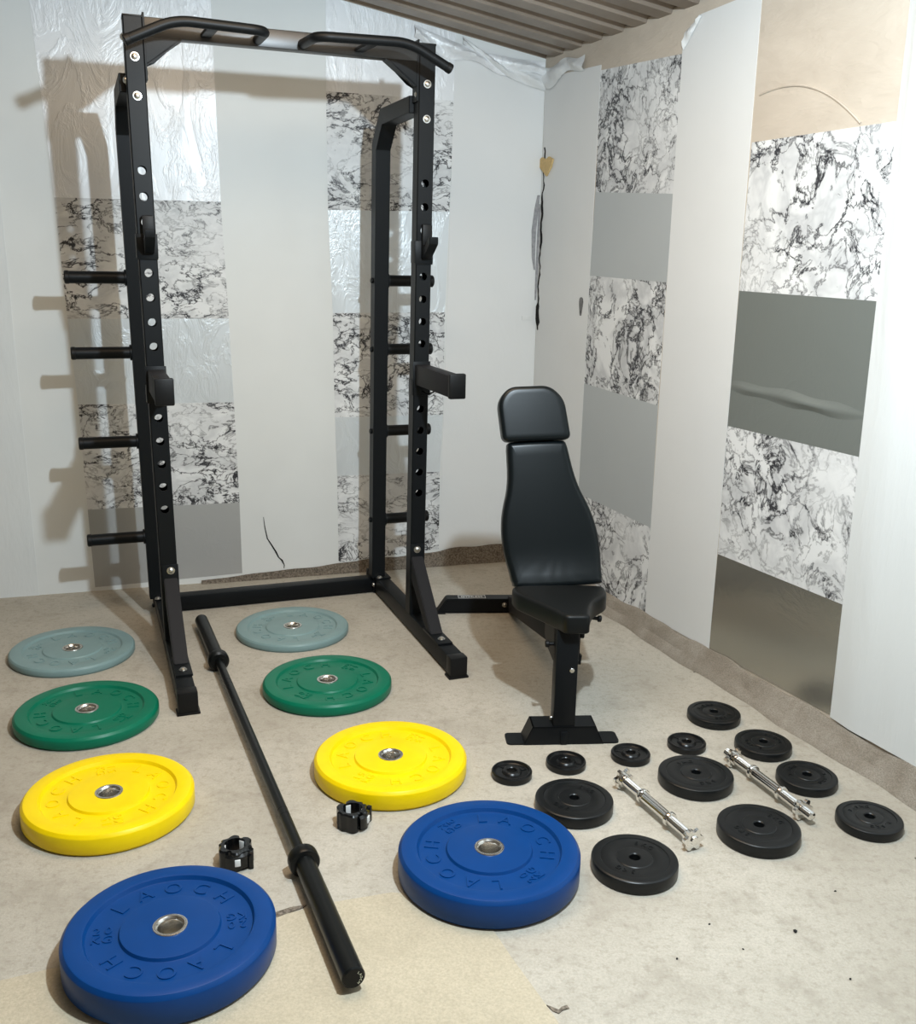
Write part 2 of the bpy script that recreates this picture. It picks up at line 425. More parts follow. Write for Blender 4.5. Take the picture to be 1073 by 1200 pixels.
# white plastic sheet hanging at the right, with a vertical roll along its edge
def plastic(t0, t1, z0, z1, name, fn, wall, mat='white_plastic', nx=40, nz=24):
    mb = MB(); G = []
    for i in range(nx + 1):
        row = []
        for k in range(nz + 1):
            t_ = t0(k / nz) + (t1 - t0(k / nz)) * i / nx; z = z0(i / nx) + (z1 - z0(i / nx)) * k / nz
            row.append(mb.bm.verts.new(onR(t_, z, fn(i / nx, k / nz))))
        G.append(row)
    for i in range(nx):
        for k in range(nz): mb.face([G[i][k], G[i + 1][k], G[i + 1][k + 1], G[i][k + 1]])
    return mb.build(name, mat, wall, 80)
def pl_d(i, k):
    e = max(0, 1 - abs(i - .055) / .05)
    return .003 + (.05 * e * e * (3 - 2 * e)) * (.15 + .85 * min(1, max(0, (k - .5) * 2.5))) + .006 * (math.sin(i * 21 + k * 2) * .5 + .5) * min(1, i * 8)
plastic(lambda k: 2.143 - .02 * k, 3.9, lambda i: .09, 2.18, 'white_plastic_sheet', pl_d, wall_right)['label'] = 'white plastic sheeting with a bulging vertical fold'

# baseboards: carpet edge turned up the walls
def skirt(name, on, a0, a1, hf, df, mat, seg=60, label=''):
    mb = MB(); R = []
    for i in range(seg + 1):
        f = i / seg; a = a0 + (a1 - a0) * f; h = hf(a); d = df(a)
        h *= 1 + .06 * math.sin(a * 13) + .04 * math.sin(a * 31 + 1); d *= 1 + .1 * math.sin(a * 9 + 2) + .06 * math.sin(a * 23)
        pr = [(0, .0005), (d, .0005), (d * .82, .012 + h * .12), (d * .5, h * .42), (d * .25 + .004, h * .85), (.008, h), (0, h)]
        R.append([mb.bm.verts.new(on(a, z, dd)) for dd, z in pr])
    for i in range(seg):
        for k in range(7): mb.face([R[i][k], R[i + 1][k], R[i + 1][(k + 1) % 7], R[i][(k + 1) % 7]])
    mb.face(R[0]); mb.face(R[-1][::-1])
    return struct(mb.build(name, mat, None, 40), label, 'baseboard')
skirt('baseboard_left', onL, -1.62, -.01, lambda a: max(.008, .096 + .055 * min(0, a + .12)), lambda a: .02, 'skirt_l', 60, 'brown carpet edge turned up the foot of the left wall')
skirt('baseboard_right', onR, .06, 4.4, lambda a: .062 + .014 * min(1.6, a), lambda a: .062, 'skirt_r', 120, 'grey-brown carpet cove along the foot of the right wall')

# ceiling: corrugated metal sheet, ribs running up the slope
mb = MB(); mb.box((-3.4, -.75, 0), (2.9, -.65, 3.2)); struct(mb.build('blocking_wall_back', 'blocking_wall'), 'added unseen dim brown wall behind the viewer, blocking ambient light', 'wall')  # added out of view: darkens viewer-facing sides and gives metal a dark reflection
mb = MB(); mb.box((-3.05, -.65, 0), (-2.95, 3.85, 3.2)); struct(mb.build('blocking_wall_side', 'blocking_wall'), 'added unseen dim brown wall beyond the far left of the floor, blocking side light', 'wall')  # added out of view to keep world light off the left sides
mb = MB()
prof = []
pitch = .165; t_ = -.25
while t_ < 6.4:
    prof += [(t_, 0), (t_ + pitch * .50, 0), (t_ + pitch * .60, .032), (t_ + pitch * .90, .032)]
    t_ += pitch
A = []; B = []; A2 = []; B2 = []
for t_, d in prof:
    base = K + uR * t_
    for s_, L1, L2 in ((.14, A, A2), (-3.6, B, B2)):
        p = base + uL * s_; z = H0 - SLOPE * s_ + .002 + d
        L1.append(mb.bm.verts.new((p.x, p.y, z))); L2.append(mb.bm.verts.new((p.x, p.y, z + .004)))
for i in range(len(A) - 1):
    mb.face([A[i], A[i + 1], B[i + 1], B[i]]); mb.face([A2[i], B2[i], B2[i + 1], A2[i + 1]])
struct(mb.build('ceiling', 'roof', None, 20), 'sloping corrugated brown metal roof sheet', 'ceiling')

# loose wrinkled film along the top edge of the left wall
def crumple(name, on, a0, a1, zf, hf, amp, mat, wall, nx=46, nz=6, seed=1):
    rr = random.Random(seed); mb = MB(); G = []
    for i in range(nx + 1):
        f = i / nx; a = a0 + (a1 - a0) * f; row = []
        for k in range(nz + 1):
            g = k / nz
            row.append(mb.bm.verts.new(on(a, zf(f) - hf(f) * (1 - g), .004 + amp * math.sin(PI * g) * (.55 + .45 * math.sin(f * 14 + g * 5)) + rr.uniform(0, amp * .22))))
        G.append(row)
    for i in range(nx):
        for k in range(nz): mb.face([G[i][k], G[i + 1][k], G[i + 1][k + 1], G[i][k + 1]])
    return mb.build(name, mat, wall, 60)
crumple('loose_film', onL, -.62, -.005, lambda f: H0 + SLOPE * .62 * (1 - f) - .008 - .03 * math.sin(f * PI), lambda f: .05 + .03 * math.sin(f * 7) ** 2, .03, 'foil_white', wall_left, seed=3)
crumple('loose_film', onL, -.40, -.0, lambda f: 2.435 - .135 * f - .03 * math.sin(f * PI), lambda f: .03 + .035 * f, .025, 'white_sheet', wall_left, 30, 6, 9)
crumple('loose_film', onR, .0, .37, lambda f: 2.335 - .01 * math.sin(f * 9), lambda f: .07 + .02 * math.sin(f * 5 + 1), .022, 'white_sheet', wall_right, 26, 5, 5)
crumple('peeled_corner', onR, 1.085, 1.18, lambda f: 2.285 + .045 * f, lambda f: .05 * (1 - f) + .008, .012, 'white_sheet', wall_right, 12, 4, 11)

# the torn corner: a jagged dark gap, grey torn strips, a blob of foam and a small bracket
def ribbon(on, pts, name, mat, wall, d=.003):
    mb = MB(); rr = random.Random(len(pts)); L = []
    for a, z, w in pts:
        L.append((mb.bm.verts.new(on(a - w / 2, z, d)), mb.bm.verts.new(on(a + w / 2, z, d)), mb.bm.verts.new(on(a + w / 2, z, .0005)), mb.bm.verts.new(on(a - w / 2, z, .0005))))
    for p, q in zip(L, L[1:]):
        for k in range(4): mb.face([p[k], p[(k + 1) % 4], q[(k + 1) % 4], q[k]])
    mb.face(list(L[0])); mb.face(list(L[-1])[::-1])
    return mb.build(name, mat, wall, 30)
mb = MB(); arc = []
for k in range(25):
    f = k / 24; arc.append(onR(1.53 + .46 * f, 2.02 + .035 * math.sin(f * 2.4) - .16 * f * f, .002))
mb.tube(arc, .004, 6); mb.build('plaster_ridge', 'plaster', wall_right)
rr = random.Random(21); pts = []
for k in range(46):
    f = k / 45; z = 1.99 - f * .83
    a = .022 - .012 * f + .006 * math.sin(f * 40) + rr.uniform(-.004, .004)
    pts.append((a + .006, z, .004 + rr.uniform(0, .008) + (.026 if .86 < f < .96 else 0) + (.008 if .25 < f < .55 else 0)))
ribbon(onR, pts, 'crack', 'gap', wall_right, .004)
ribbon(onL, [(-.012, 1.78, .012), (-.02, 1.72, .02), (-.03, 1.62, .022), (-.028, 1.5, .016), (-.02, 1.44, .006)], 'torn_strip', 'grey_strip', wall_left, .006)
ribbon(onL, [(-.006, 1.74, .006), (-.006, 1.6, .012), (-.008, 1.42, .012), (-.01, 1.3, .006)], 'torn_strip', 'grey_strip', wall_left, .006)
mb = MB()
heart = [(-.04, .03), (-.018, .042), (0, .028), (.02, .04), (.042, .026), (.034, -.006), (.008, -.044), (-.012, -.02), (-.034, .002)]
mb.prism(heart, .003, .012, lambda u, v, d: onR(.052 + u * 1.7, 1.905 + v, d))
mb.build('foam_patch', 'foam', wall_right)
mb = MB(); mb.prism([(-.075, 1.205), (-.02, 1.205), (-.02, 1.225), (-.075, 1.225)], .002, .006, lambda u, v, d: onL(u, v, d)); mb.build('small_bracket', 'plate_white', wall_left)
mb = MB(); mb.prism([(.43 + .016 * math.cos(a) * (1 + .3 * math.sin(3 * a)), 1.29 + .05 * math.sin(a) * (1 + .2 * math.cos(2 * a))) for a in [2 * PI * k / 18 for k in range(18)]], .001, .0028, lambda u, v, d: onR(u, v, d)); mb.build('scuff_mark', 'scuff', wall_right)
ribbon(onL, [(-1.327, .30, .002), (-1.322, .25, .004), (-1.312, .195, .005), (-1.30, .175, .006), (-1.275, .13, .008), (-1.262, .10, .006), (-1.247, .085, .009), (-1.236, .06, .004), (-1.238, .045, .003)], 'crack', 'gap', wall_left, .0025)

# the tan carpet offcut lying under the near plates
def gnd(pts): return [Vector(p) for p in pts]
OFFCUT = [(-.99, 1.758), (-.937, 1.775), (-.854, 1.811), (-.698, 1.861), (-.53, 1.94), (-.405, 2.0), (-.278, 2.058), (-.141, 2.10), (-.02, 2.09), (.09, 1.99), (.135, 1.88), (.185, 1.77), (.22, 1.69), (.26, 1.5), (.3, 1.2), (-1.3, 1.2), (-1.2, 1.6)]
mb = MB(); mb.prism(OFFCUT, 0.0, .0018, lambda u, v, d: Vector((u, v, d)))
tag(mb.build('carpet_offcut', 'patch'), 'thin tan carpet offcut lying on the floor under the nearest blue plates', 'carpet')

offcut = bpy.data.objects['carpet_offcut']
for pts in ([(-.405, 2.016), (-.375, 2.035), (-.338, 2.046), (-.345, 2.034), (-.37, 2.018), (-.40, 1.997)], [(.201, 1.735), (.215, 1.728), (.225, 1.722), (.232, 1.731), (.243, 1.735), (.247, 1.727), (.234, 1.722), (.224, 1.712), (.212, 1.719)]):
    mb = MB(); mb.prism(pts, 0, .0026, lambda u, v, d: Vector((u, v, d))); mb.build('frayed_edge', 'skirt_l', offcut)

# ------------------------------------------------------------------ power rack
RO = Vector((-.9059, 3.0228, 0)); RTH = .36261; RW = 1.0148; YU = .498; YR = .995; HT = 2.22; SP = .0254; S = .06; HB = .078
rack = thing('half_rack', 'tall black steel half rack with pull-up handles and plate pegs standing against the left wall', 'squat rack', RO, RTH)
def splay(c):
    x = max(-1, min(1, (c.x - RW / 2) / (RW / 2 - .03)))
    return Vector((c.x + SP * c.z / HT * x, c.y, c.z))
def rpart(mb, name, mat='powder', parent=rack, smooth=35): return mb.build(name, mat, parent, smooth, splay)
HOLES = [.583 + .0833 * k for k in range(15)]

def drilled(mb, x0, y0, z0, z1, s, holes, r, c=.0035):
    """square post with round holes drilled through from front to back"""
    x1, y1 = x0 + s, y0 + s
    # sides and chamfers
    loop = [(x0 + c, y0), (x0, y0 + c), (x0, y1 - c), (x0 + c, y1)]
    loop2 = [(x1 - c, y1), (x1, y1 - c), (x1, y0 + c), (x1 - c, y0)]
    for lp in (loop, loop2):
        for (a, b), (a2, b2) in zip(lp, lp[1:]):
            mb.face([mb.bm.verts.new(p) for p in ((a, b, z0), (a2, b2, z0), (a2, b2, z1), (a, b, z1))])
    for z in (z0, z1): mb.face([mb.bm.verts.new((a, b, z)) for a, b in loop + loop2])
    xc = (x0 + x1) / 2; w = s / 2 - c; hh = (holes[1] - holes[0]) / 2
    for y in (y0, y1):
        for za, zb in ((z0, holes[0] - hh), (holes[-1] + hh, z1)):
            mb.face([mb.bm.verts.new(p) for p in ((xc - w, y, za), (xc + w, y, za), (xc + w, y, zb), (xc - w, y, zb))])
    nseg = 24
    for z in holes:
        rings = []
        for y in (y0, y1):
            inner = []; outer = []
            for k in range(nseg):
                a = 2 * PI * (k + .5) / nseg; ca, sa = math.cos(a), math.sin(a)
                inner.append(mb.bm.verts.new((xc + r * ca, y, z + r * sa)))
                sc_ = min(w / abs(ca) if abs(ca) > 1e-6 else 9, hh / abs(sa) if abs(sa) > 1e-6 else 9)
                outer.append((xc + sc_ * ca, z + sc_ * sa))
            ov = [mb.bm.verts.new((p[0], y, p[1])) for p in outer]
            mb.bridge(ov, inner)
            # corners
            for sx, sz in ((1, 1), (-1, 1), (-1, -1), (1, -1)):
                i = min(range(nseg), key=lambda q: -(sx * outer[q][0] * 0 + 0) + abs(math.atan2(outer[q][1] - z, outer[q][0] - xc) - math.atan2(sz * hh, sx * w)))
                cand = sorted(range(nseg), key=lambda q: abs(math.atan2(outer[q][1] - z, outer[q][0] - xc) - math.atan2(sz * hh, sx * w)))[:2]
                mb.face([mb.bm.verts.new((xc + sx * w, y, z + sz * hh)), mb.bm.verts.new((outer[cand[0]][0], y, outer[cand[0]][1])), mb.bm.verts.new((outer[cand[1]][0], y, outer[cand[1]][1]))])
            rings.append(inner)
        for ring, y, dy in ((rings[0], y0, .003), (rings[1], y1, -.003)):
            mb.bridge(ring, [mb.bm.verts.new((v.co.x, y + dy, v.co.z)) for v in ring])

def bolt(p, ax, parent, xf=splay, r=.0105):
    """domed bolt head on a washer, facing along ax"""
    ax = Vector(ax).normalized(); p = Vector(p); mb = MB()
    R = [mb.ring(p + ax * d, ax, rr, 14) for d, rr in ((0, r * 1.35), (.002, r * 1.35), (.0022, r), (.006, r * .92), (.0085, r * .6), (.0095, r * .25))]
    for a, b in zip(R, R[1:]): mb.bridge(a, b)
    mb.face(R[0][::-1]); mb.face(R[-1])
    return mb.build('bolt', 'steel', parent, 40, xf)

for side in (0, 1):
    x0 = side * (RW - S); sg = -1 if side == 0 else 1; xo = x0 if side == 0 else x0 + S     # xo: outer face
    # base tube with end caps
    mb = MB(); mb.box((x0, .045, .012), (x0 + S, 1.125, HB), .003)
    bt = rpart(mb, 'base_tube')
    for ya, yb in ((0, .05), (1.12, 1.15)):
        mb = MB(); mb.box((x0 - .003, ya, .006), (x0 + S + .003, yb, HB + .003), .005); mb.box((x0 - .008, ya - .002, 0), (x0 + S + .008, yb, .008), .002)
        rpart(mb, 'end_cap', 'cap', bt)
    # front upright
    mb = MB(); drilled(mb, x0, YU, HB, HT, S, HOLES, .0145)
    up = rpart(mb, 'front_upright', 'powder', rack, 40)
    mb = MB(); mb.box((x0 - .001, YU - .001, HT - .002), (x0 + S + .001, YU + S + .001, HT + .005), .002); rpart(mb, 'top_cap', 'cap', up)
    # bolt heads on the front face
    for z in ((2.099, 1.98) if side == 0 else (2.089, 1.971)): bolt((x0 + S / 2, YU, z), (0, -1, 0), up)
    bolt((x0 + S / 2 + (.006 if side == 0 else -.004), YU - .004, .352), (0, -1, 0), up)
    # side nuts at the top
    for z in (2.16, 2.03): bolt((xo, YU + S / 2, z), (sg, 0, 0), up)
    bolt((x0 + S if side == 0 else x0, YU + .02, 2.055), (-sg, 0, 0), up)
    rx0 = x0 - (.021 if side == 0 else .017); xo = rx0 if side == 0 else rx0 + S
    # rear upright with its bent top arm: one tube swept in the side plane
    prof = [(YR, HB), (YR, 1.94), (.905, 2.057), (YU + S, 2.057), (YU + S, 1.985), (.872, 1.985), (YR - 0.0, 1.985 - .0)]
    outer = [(YR + S, HB), (YR + S, 1.935), (.94, 2.058), (YU + S, 2.056)]
    inner = [(YU + S, 1.996), (.912, 1.998), (YR, 1.908), (YR, HB)]
    mb = MB(); mb.prism(outer + inner, rx0, rx0 + S, lambda u, v, d: Vector((d, u, v)))
    bmesh.ops.bevel(mb.bm, geom=mb.bm.edges[:], offset=.0025, segments=1, affect='EDGES')
    ru = rpart(mb, 'rear_upright', 'powder', rack, 30)
    mb = MB(); mb.box((x0 - .004, YR - .025, HB), (x0 + S + .004, YR + S + .02, HB + .006), .001); rpart(mb, 'foot_plate', 'powder', ru)
    bolt((rx0 + S / 2, YR - .014, HB + .006), (0, 0, 1), ru)
    # four plate pegs
    for z in (1.388, 1.10, .745, .345):
        mb = MB(); yc = YR + S / 2; pl = .222 if side == 0 else .204; xi_ = rx0 + S if side == 0 else rx0
        mb.cyl((xo, yc, z), (xo + sg * pl, yc, z), .0235, seg=28, bev=.003)
        mb.cyl((xo - sg * .0, yc, z), (xo + sg * .008, yc, z), .031, seg=28, bev=.002)
        pg = rpart(mb, 'plate_peg', 'powder')
        mb = MB(); mb.cyl((xo + sg * (pl - .016), yc, z), (xo + sg * (pl + .004), yc, z), .0252, seg=28, bev=.004); rpart(mb, 'peg_cap', 'cap', pg)
        mb = MB(); mb.cyl((xi_, yc, z), (xi_ - sg * .008, yc, z), .012, seg=14, bev=.002); rpart(mb, 'bolt', 'powder', pg)
    # diagonal foot brace
    mb = MB(); xc = x0 + S / 2 + (.004 if side == 0 else -.004)
    bw = .05
    mb.prism([(YU - .004, .325), (.235, HB + .008), (.30, HB + .008), (YU - .004, .235)], xc - bw / 2, xc + bw / 2, lambda u, v, d: Vector((d, u, v)))
    bmesh.ops.bevel(mb.bm, geom=mb.bm.edges[:], offset=.003, segments=2, affect='EDGES')
    br = rpart(mb, 'foot_brace', 'brace')
    mb = MB(); mb.box((xc - .029, YU - .005, .2), (xc + .029, YU, .375), .001); rpart(mb, 'brace_plate', 'powder', br)
    mb = MB(); mb.box((xc - .029, .14, HB), (xc + .029, .32, HB + .008), .001); rpart(mb, 'brace_plate', 'powder', br)
    bolt((xc, .185, HB + .008), (0, 0, 1), br)
    # rear corner bracket of the cross tube
    mb = MB(); xi = x0 + S if side == 0 else x0
    mb.box((xi - .003 if side == 0 else xi + .003, 1.012, .006), (xi - sg * .005, 1.092, .09), .001); cp = rpart(mb, 'end_plate', 'powder')
    bolt((xi - sg * .005, .998 + .01, .045), (-sg, 0, 0), cp, r=.009)
# rear cross tube on the floor
mb = MB(); mb.box((S, 1.022, .006), (RW - S, 1.082, .07), .003); rpart(mb, 'rear_cross_tube')
# top crossbar with end gussets
mb = MB(); mb.box((S, YU + .005, 2.163), (RW - S, YU + .055, 2.223), .003)
cb = rpart(mb, 'crossbar', 'crossbar')
for side in (0, 1):
    f = (lambda x: x) if side == 0 else (lambda x: RW - x)
    mb = MB()
    mb.prism([(S, 2.166), (S, 2.075), (S + .03, 2.09), (.172, 2.166)], YU + .006, YU + .010, lambda u, v, d: Vector((f(u), d, v)))
    mb.prism([(S, 2.166), (S, 2.075), (S + .03, 2.09), (.172, 2.166)], YU + .050, YU + .054, lambda u, v, d: Vector((f(u), d, v)))
    mb.prism([(S, 2.079), (S, 2.075), (.176, 2.162), (.172, 2.166)], YU + .006, YU + .054, lambda u, v, d: Vector((f(u), d, v)))
    mb.box((f(S), YU + .002, 2.03), (f(S + .006), YU + .058, 2.235), .001)
    rpart(mb, 'gusset', 'powder', cb, 20)
    # angled pull-up handle in front of the crossbar
    mb = MB(); yh = .305; xi = .400 if side == 0 else .565
    end = -.032 if side == 0 else 1.027; bd = .119 if side == 0 else .880
    # splay is undone here because these x were measured at height
    un = lambda x, z: x - SP * z / HT * max(-1, min(1, (x - RW / 2) / (RW / 2 - .03)))
    pts = [(end, yh, 2.110), (bd, yh, 2.181), (xi, yh, 2.174), (xi + (.006 if side == 0 else -.006), YU + .006, 2.184)]
    mb.tube([(un(x, z), y, z) for x, y, z in pts], .016, 20, True, .05, 8)
    ph = rpart(mb, 'pull_up_handle')
    mb = MB(); xs = .235 if side == 0 else .76
    mb.beam((un(xs, 2.18), yh, 2.172), (un(xs, 2.18), YU + .006, 2.182), .034, .012); rpart(mb, 'handle_strut', 'powder', ph)
    mb = MB(); dv = (Vector(pts[0]) - Vector(pts[1])).normalized(); e = Vector((un(pts[0][0], 2.12), pts[0][1], pts[0][2])); mb.cyl(e - dv * .018, e + dv * .003, .0172, seg=20, bev=.003); rpart(mb, 'handle_cap', 'cap', ph)

# hanging J hooks and spotter arms: they lift off the uprights, so each is a thing of its own
def rack_thing(name, label, cat, lp, group):
    c, s_ = math.cos(RTH), math.sin(RTH)
    return thing(name, label, cat, (RO.x + lp[0] * c - lp[1] * s_, RO.y + lp[0] * s_ + lp[1] * c, lp[2]), RTH, group)
def xs_at(x, z): return splay(Vector((x, 0, z))).x
def j_hook(side):
    x0 = xs_at(side * (RW - S), 1.53)
    t = rack_thing('j_hook', ('black steel J hook hanging on the left upright of the rack', 'black steel J hook hanging on the right upright of the rack')[side], 'barbell hook', (x0, YU, 1.46), 'J hooks on the rack')
    mb = MB()
    mb.box((-.004, -.004, 0), (S + .004, -.0005, .085), .001); mb.box((-.005, -.004, .005), (-.0005, .05, .085), .001); mb.box((S + .0005, -.004, .005), (S + .005, .05, .085), .001)
    mb.build('bracket', 'powder', t)
    mb = MB()
    hook = [(-.004, .145), (-.004, .02), (-.03, .022), (-.10, .072), (-.10, .098), (-.085, .098), (-.045, .062), (-.026, .068), (-.024, .145)]
    mb.prism(hook, .018, .052, lambda u, v, d: Vector((d, u, v)))
    bmesh.ops.bevel(mb.bm, geom=mb.bm.edges[:], offset=.002, segments=1, affect='EDGES')
    mb.build('hook', 'powder', t, 30)
    mb = MB(); mb.box((.017, -.028, .07), (.053, -.0245, .142), .001); mb.build('liner', 'cap', t)
    return t
def spotter(side):
    x0 = xs_at(side * (RW - S), 1.05)
    t = rack_thing('spotter_arm', ('black box-section spotter arm jutting out from the left rack upright', 'black box-section spotter arm jutting out from the right rack upright')[side], 'spotter arm', (x0, YU, 1.0), 'spotter arms on the rack')
    yf = (.15 if side == 0 else .095) - YU
    sk = -.012 if side == 0 else .012
    mb = MB(); m = Matrix.Identity(4); m[0][1] = -.012 / .35 * (0 if side == 0 else 0)
    mb.box((.003, yf + .02, .012), (S - .003, -.0045, .088), .003); arm = mb.build('arm', 'brace', t)
    mb = MB(); mb.box((-.0005, yf, .008), (S + .0005, yf + .022, .096), .005); mb.build('end_cap', 'cap', arm)
    mb = MB(); mb.box((-.005, -.0045, -.03), (S + .005, -.0005, .10), .001)
    mb.box((-.005, -.0045, -.03), (-.0005, .05, .03), .001); mb.box((S + .0005, -.0045, -.03), (S + .005, .05, .03), .001)
    mb.build('bracket', 'powder', t)
    mb = MB(); mb.tube([(S * .5, -.012, -.012), (S * .7, -.05, -.022), (S + .012, -.055, -.006), (S + .012, -.03, .0)], .003, 10, True, .02); mb.build('pin', 'powder', t)
    return t
for s_ in (0, 1): j_hook(s_)
for s_ in (0, 1): spotter(s_)

# ------------------------------------------------------------------ bumper plates
def bumper_plate(label, mat, T, num, pos, ang, group):
    t = thing('bumper_plate', label, 'weight plate', (pos[0], pos[1], .0019 if T > .07 else 0), ang, group)
    k = min(1, T / .06); g = .0045 + .0055 * k; ch = min(.008, T * .18)
    R = .225
    prof = [(.0375, .003), (.102, .003), (.108, .003 + g), (.172, .003 + g), (.182, .0), (R - ch, 0), (R - .001, ch), (R, ch + .002), (R, T - ch - .002), (R - .001, T - ch),
            (R - ch, T - .0008), (R - ch - .003, T), (.183, T), (.179, T - .001), (.174, T - g), (.172, T - g - .0006), (.111, T - g - .0006), (.108, T - g), (.1045, T - .0035), (.101, T - .003), (.0375, T - .003)]
    mb = MB(); mb.lathe(prof, 112); body = mb.build('plate_body', mat, t, 28)
    mb = MB()
    mb.lathe([(.0252, .004), (.0370, .004), (.0376, .006), (.0376, T - .003), (.0365, T - .001), (.034, T - .0005), (.0305, T - .001), (.0265, T - .005), (.0252, T - .008)], 56)
    mb.build('steel_insert', 'insert', t, 30)['label'] = 'round steel centre bushing'
    zt = T - g - .0012
    for half in (0, 1):
        for i, ch_ in enumerate('LAOCH'):
            mb = MB()
            a = half * PI + PI / 2 - (i - 2) * math.radians(26)
            def fn(x, y, z, a=a):
                rr_ = .141 + y; th = a - PI / 2; c, s_ = math.cos(th), math.sin(th)
                return Vector((x * c - (.141 + y) * s_, x * s_ + (.141 + y) * c, zt + z))
            text_verts(mb, ch_, .052, .0028, fn)
            mb.build('raised_letter', mat, body, 30)
        for ln, dy in ((num, .0155), ('KG', -.0135)):
            for i, ch_ in enumerate(ln):
                mb = MB()
                def fn(x, y, z, dy=dy, half=half, dx=(i - (len(ln) - 1) / 2) * .024):
                    sgn = 1 if half == 0 else -1
                    px, py = -.141 + x + dx, y + dy
                    return Vector((px * sgn, py * sgn, zt + z))
                text_verts(mb, ch_, .033, .0026, fn)
                mb.build('raised_character', mat, body, 30)
    return t
GB = 'coloured bumper plates on the floor'
D = math.radians
TZ = (.0315, .0425, .0595, .0745)
spec = [
    ('grey bumper plate farthest left, nearest the left wall on the floor', 'grey', TZ[0], '5', (-1.4492, 3.5284), 85.4),
    ('green bumper plate on the left, between the left grey and left yellow plates', 'green', TZ[1], '10', (-1.1966, 2.9877), 69.9),
    ('yellow bumper plate on the left, between the left green and left blue plates', 'yellow', TZ[2], '15', (-.9358, 2.4425), 23.2),
    ('blue bumper plate in the bottom left foreground, nearest the viewer', 'blue', TZ[3], '20', (-.6043, 1.8670), 103.1),
    ('grey bumper plate lying between the two feet of the rack', 'grey', TZ[0], '5', (-.6619, 3.8063), 53.0),
    ('green bumper plate to the right of the barbell, in front of the right grey plate', 'green', TZ[1], '10', (-.4479, 3.2565), 152.8),
    ('yellow bumper plate right of the barbell, with a black clip against its near edge', 'yellow', TZ[2], '15', (-.1851, 2.6826), 152.0),
    ('blue bumper plate right of the barbell, next to the small black plates', 'blue', TZ[3], '20', (.0935, 2.1867), 44.7)]
for lab, m_, T_, n_, p_, a_ in spec: bumper_plate(lab, m_, T_, n_, p_, D(a_ - 90), GB)

# ------------------------------------------------------------------ barbell
b0 = Vector((-1.036, 3.822, 0)); b1 = Vector((-.196, 1.757, 0)); bd = (b1 - b0).normalized(); mid = (b0 + b1) / 2; BL = (b1 - b0).length / 2
bar = thing('barbell', 'long black barbell lying on the floor between the two rows of coloured plates', 'barbell', (mid.x, mid.y, 0), math.atan2(bd.y, bd.x))
ZB = .0385
mb = MB(); mb.cyl((-.665, 0, ZB), (.665, 0, ZB), .0145, seg=24); shaft = mb.build('shaft', 'barblack', bar)
for x in (-.46, -.43, .43, .46):
    mb = MB(); mb.cyl((x - .0015, 0, ZB), (x + .0015, 0, ZB), .01465, seg=24); mb.build('knurl_mark', 'brace', shaft)
for sg in (-1, 1):
    mb = MB(); mb.cyl((sg * .688, 0, ZB), (sg * BL, 0, ZB), .0252, seg=36, bev=.003); sl = mb.build('sleeve', 'barblack', bar)
    mb = MB(); prof = [(.0148, .650), (.030, .650), (.0375, .656), (.0382, .66), (.0382, .684), (.036, .688), (.029, .690), (.0252, .691), (.0148, .691)]
    mb.lathe([(r, sg * z) for r, z in prof], 40, (0, 0, ZB), True, 0); mb.build('sleeve_collar', 'barblack', bar, 30)
    mb = MB(); mb.cyl((sg * BL, 0, ZB), (sg * (BL + .0012), 0, ZB), .0215, seg=32); ec = mb.build('end_cap', 'cap', sl)
    if sg == 1:
        mb = MB()
        for i, ch_ in enumerate('LAOCH'):
            a = math.radians(50 - 25 * i)
            # lettering round the rim of the end cap, as seen from the end (x axis)
            def fn(x, y, z, a=a):
                th = a - PI / 2; c, s_ = math.cos(th), math.sin(th); yy = .0155 + y
                hx, hy = x * c - yy * s_, x * s_ + yy * c
                return Vector((BL + .0012 + z * .3, hx, ZB + hy))
            text_verts(mb, ch_, .0075, .0008, fn)
        mb.build('printed_lettering', 'ink', ec)

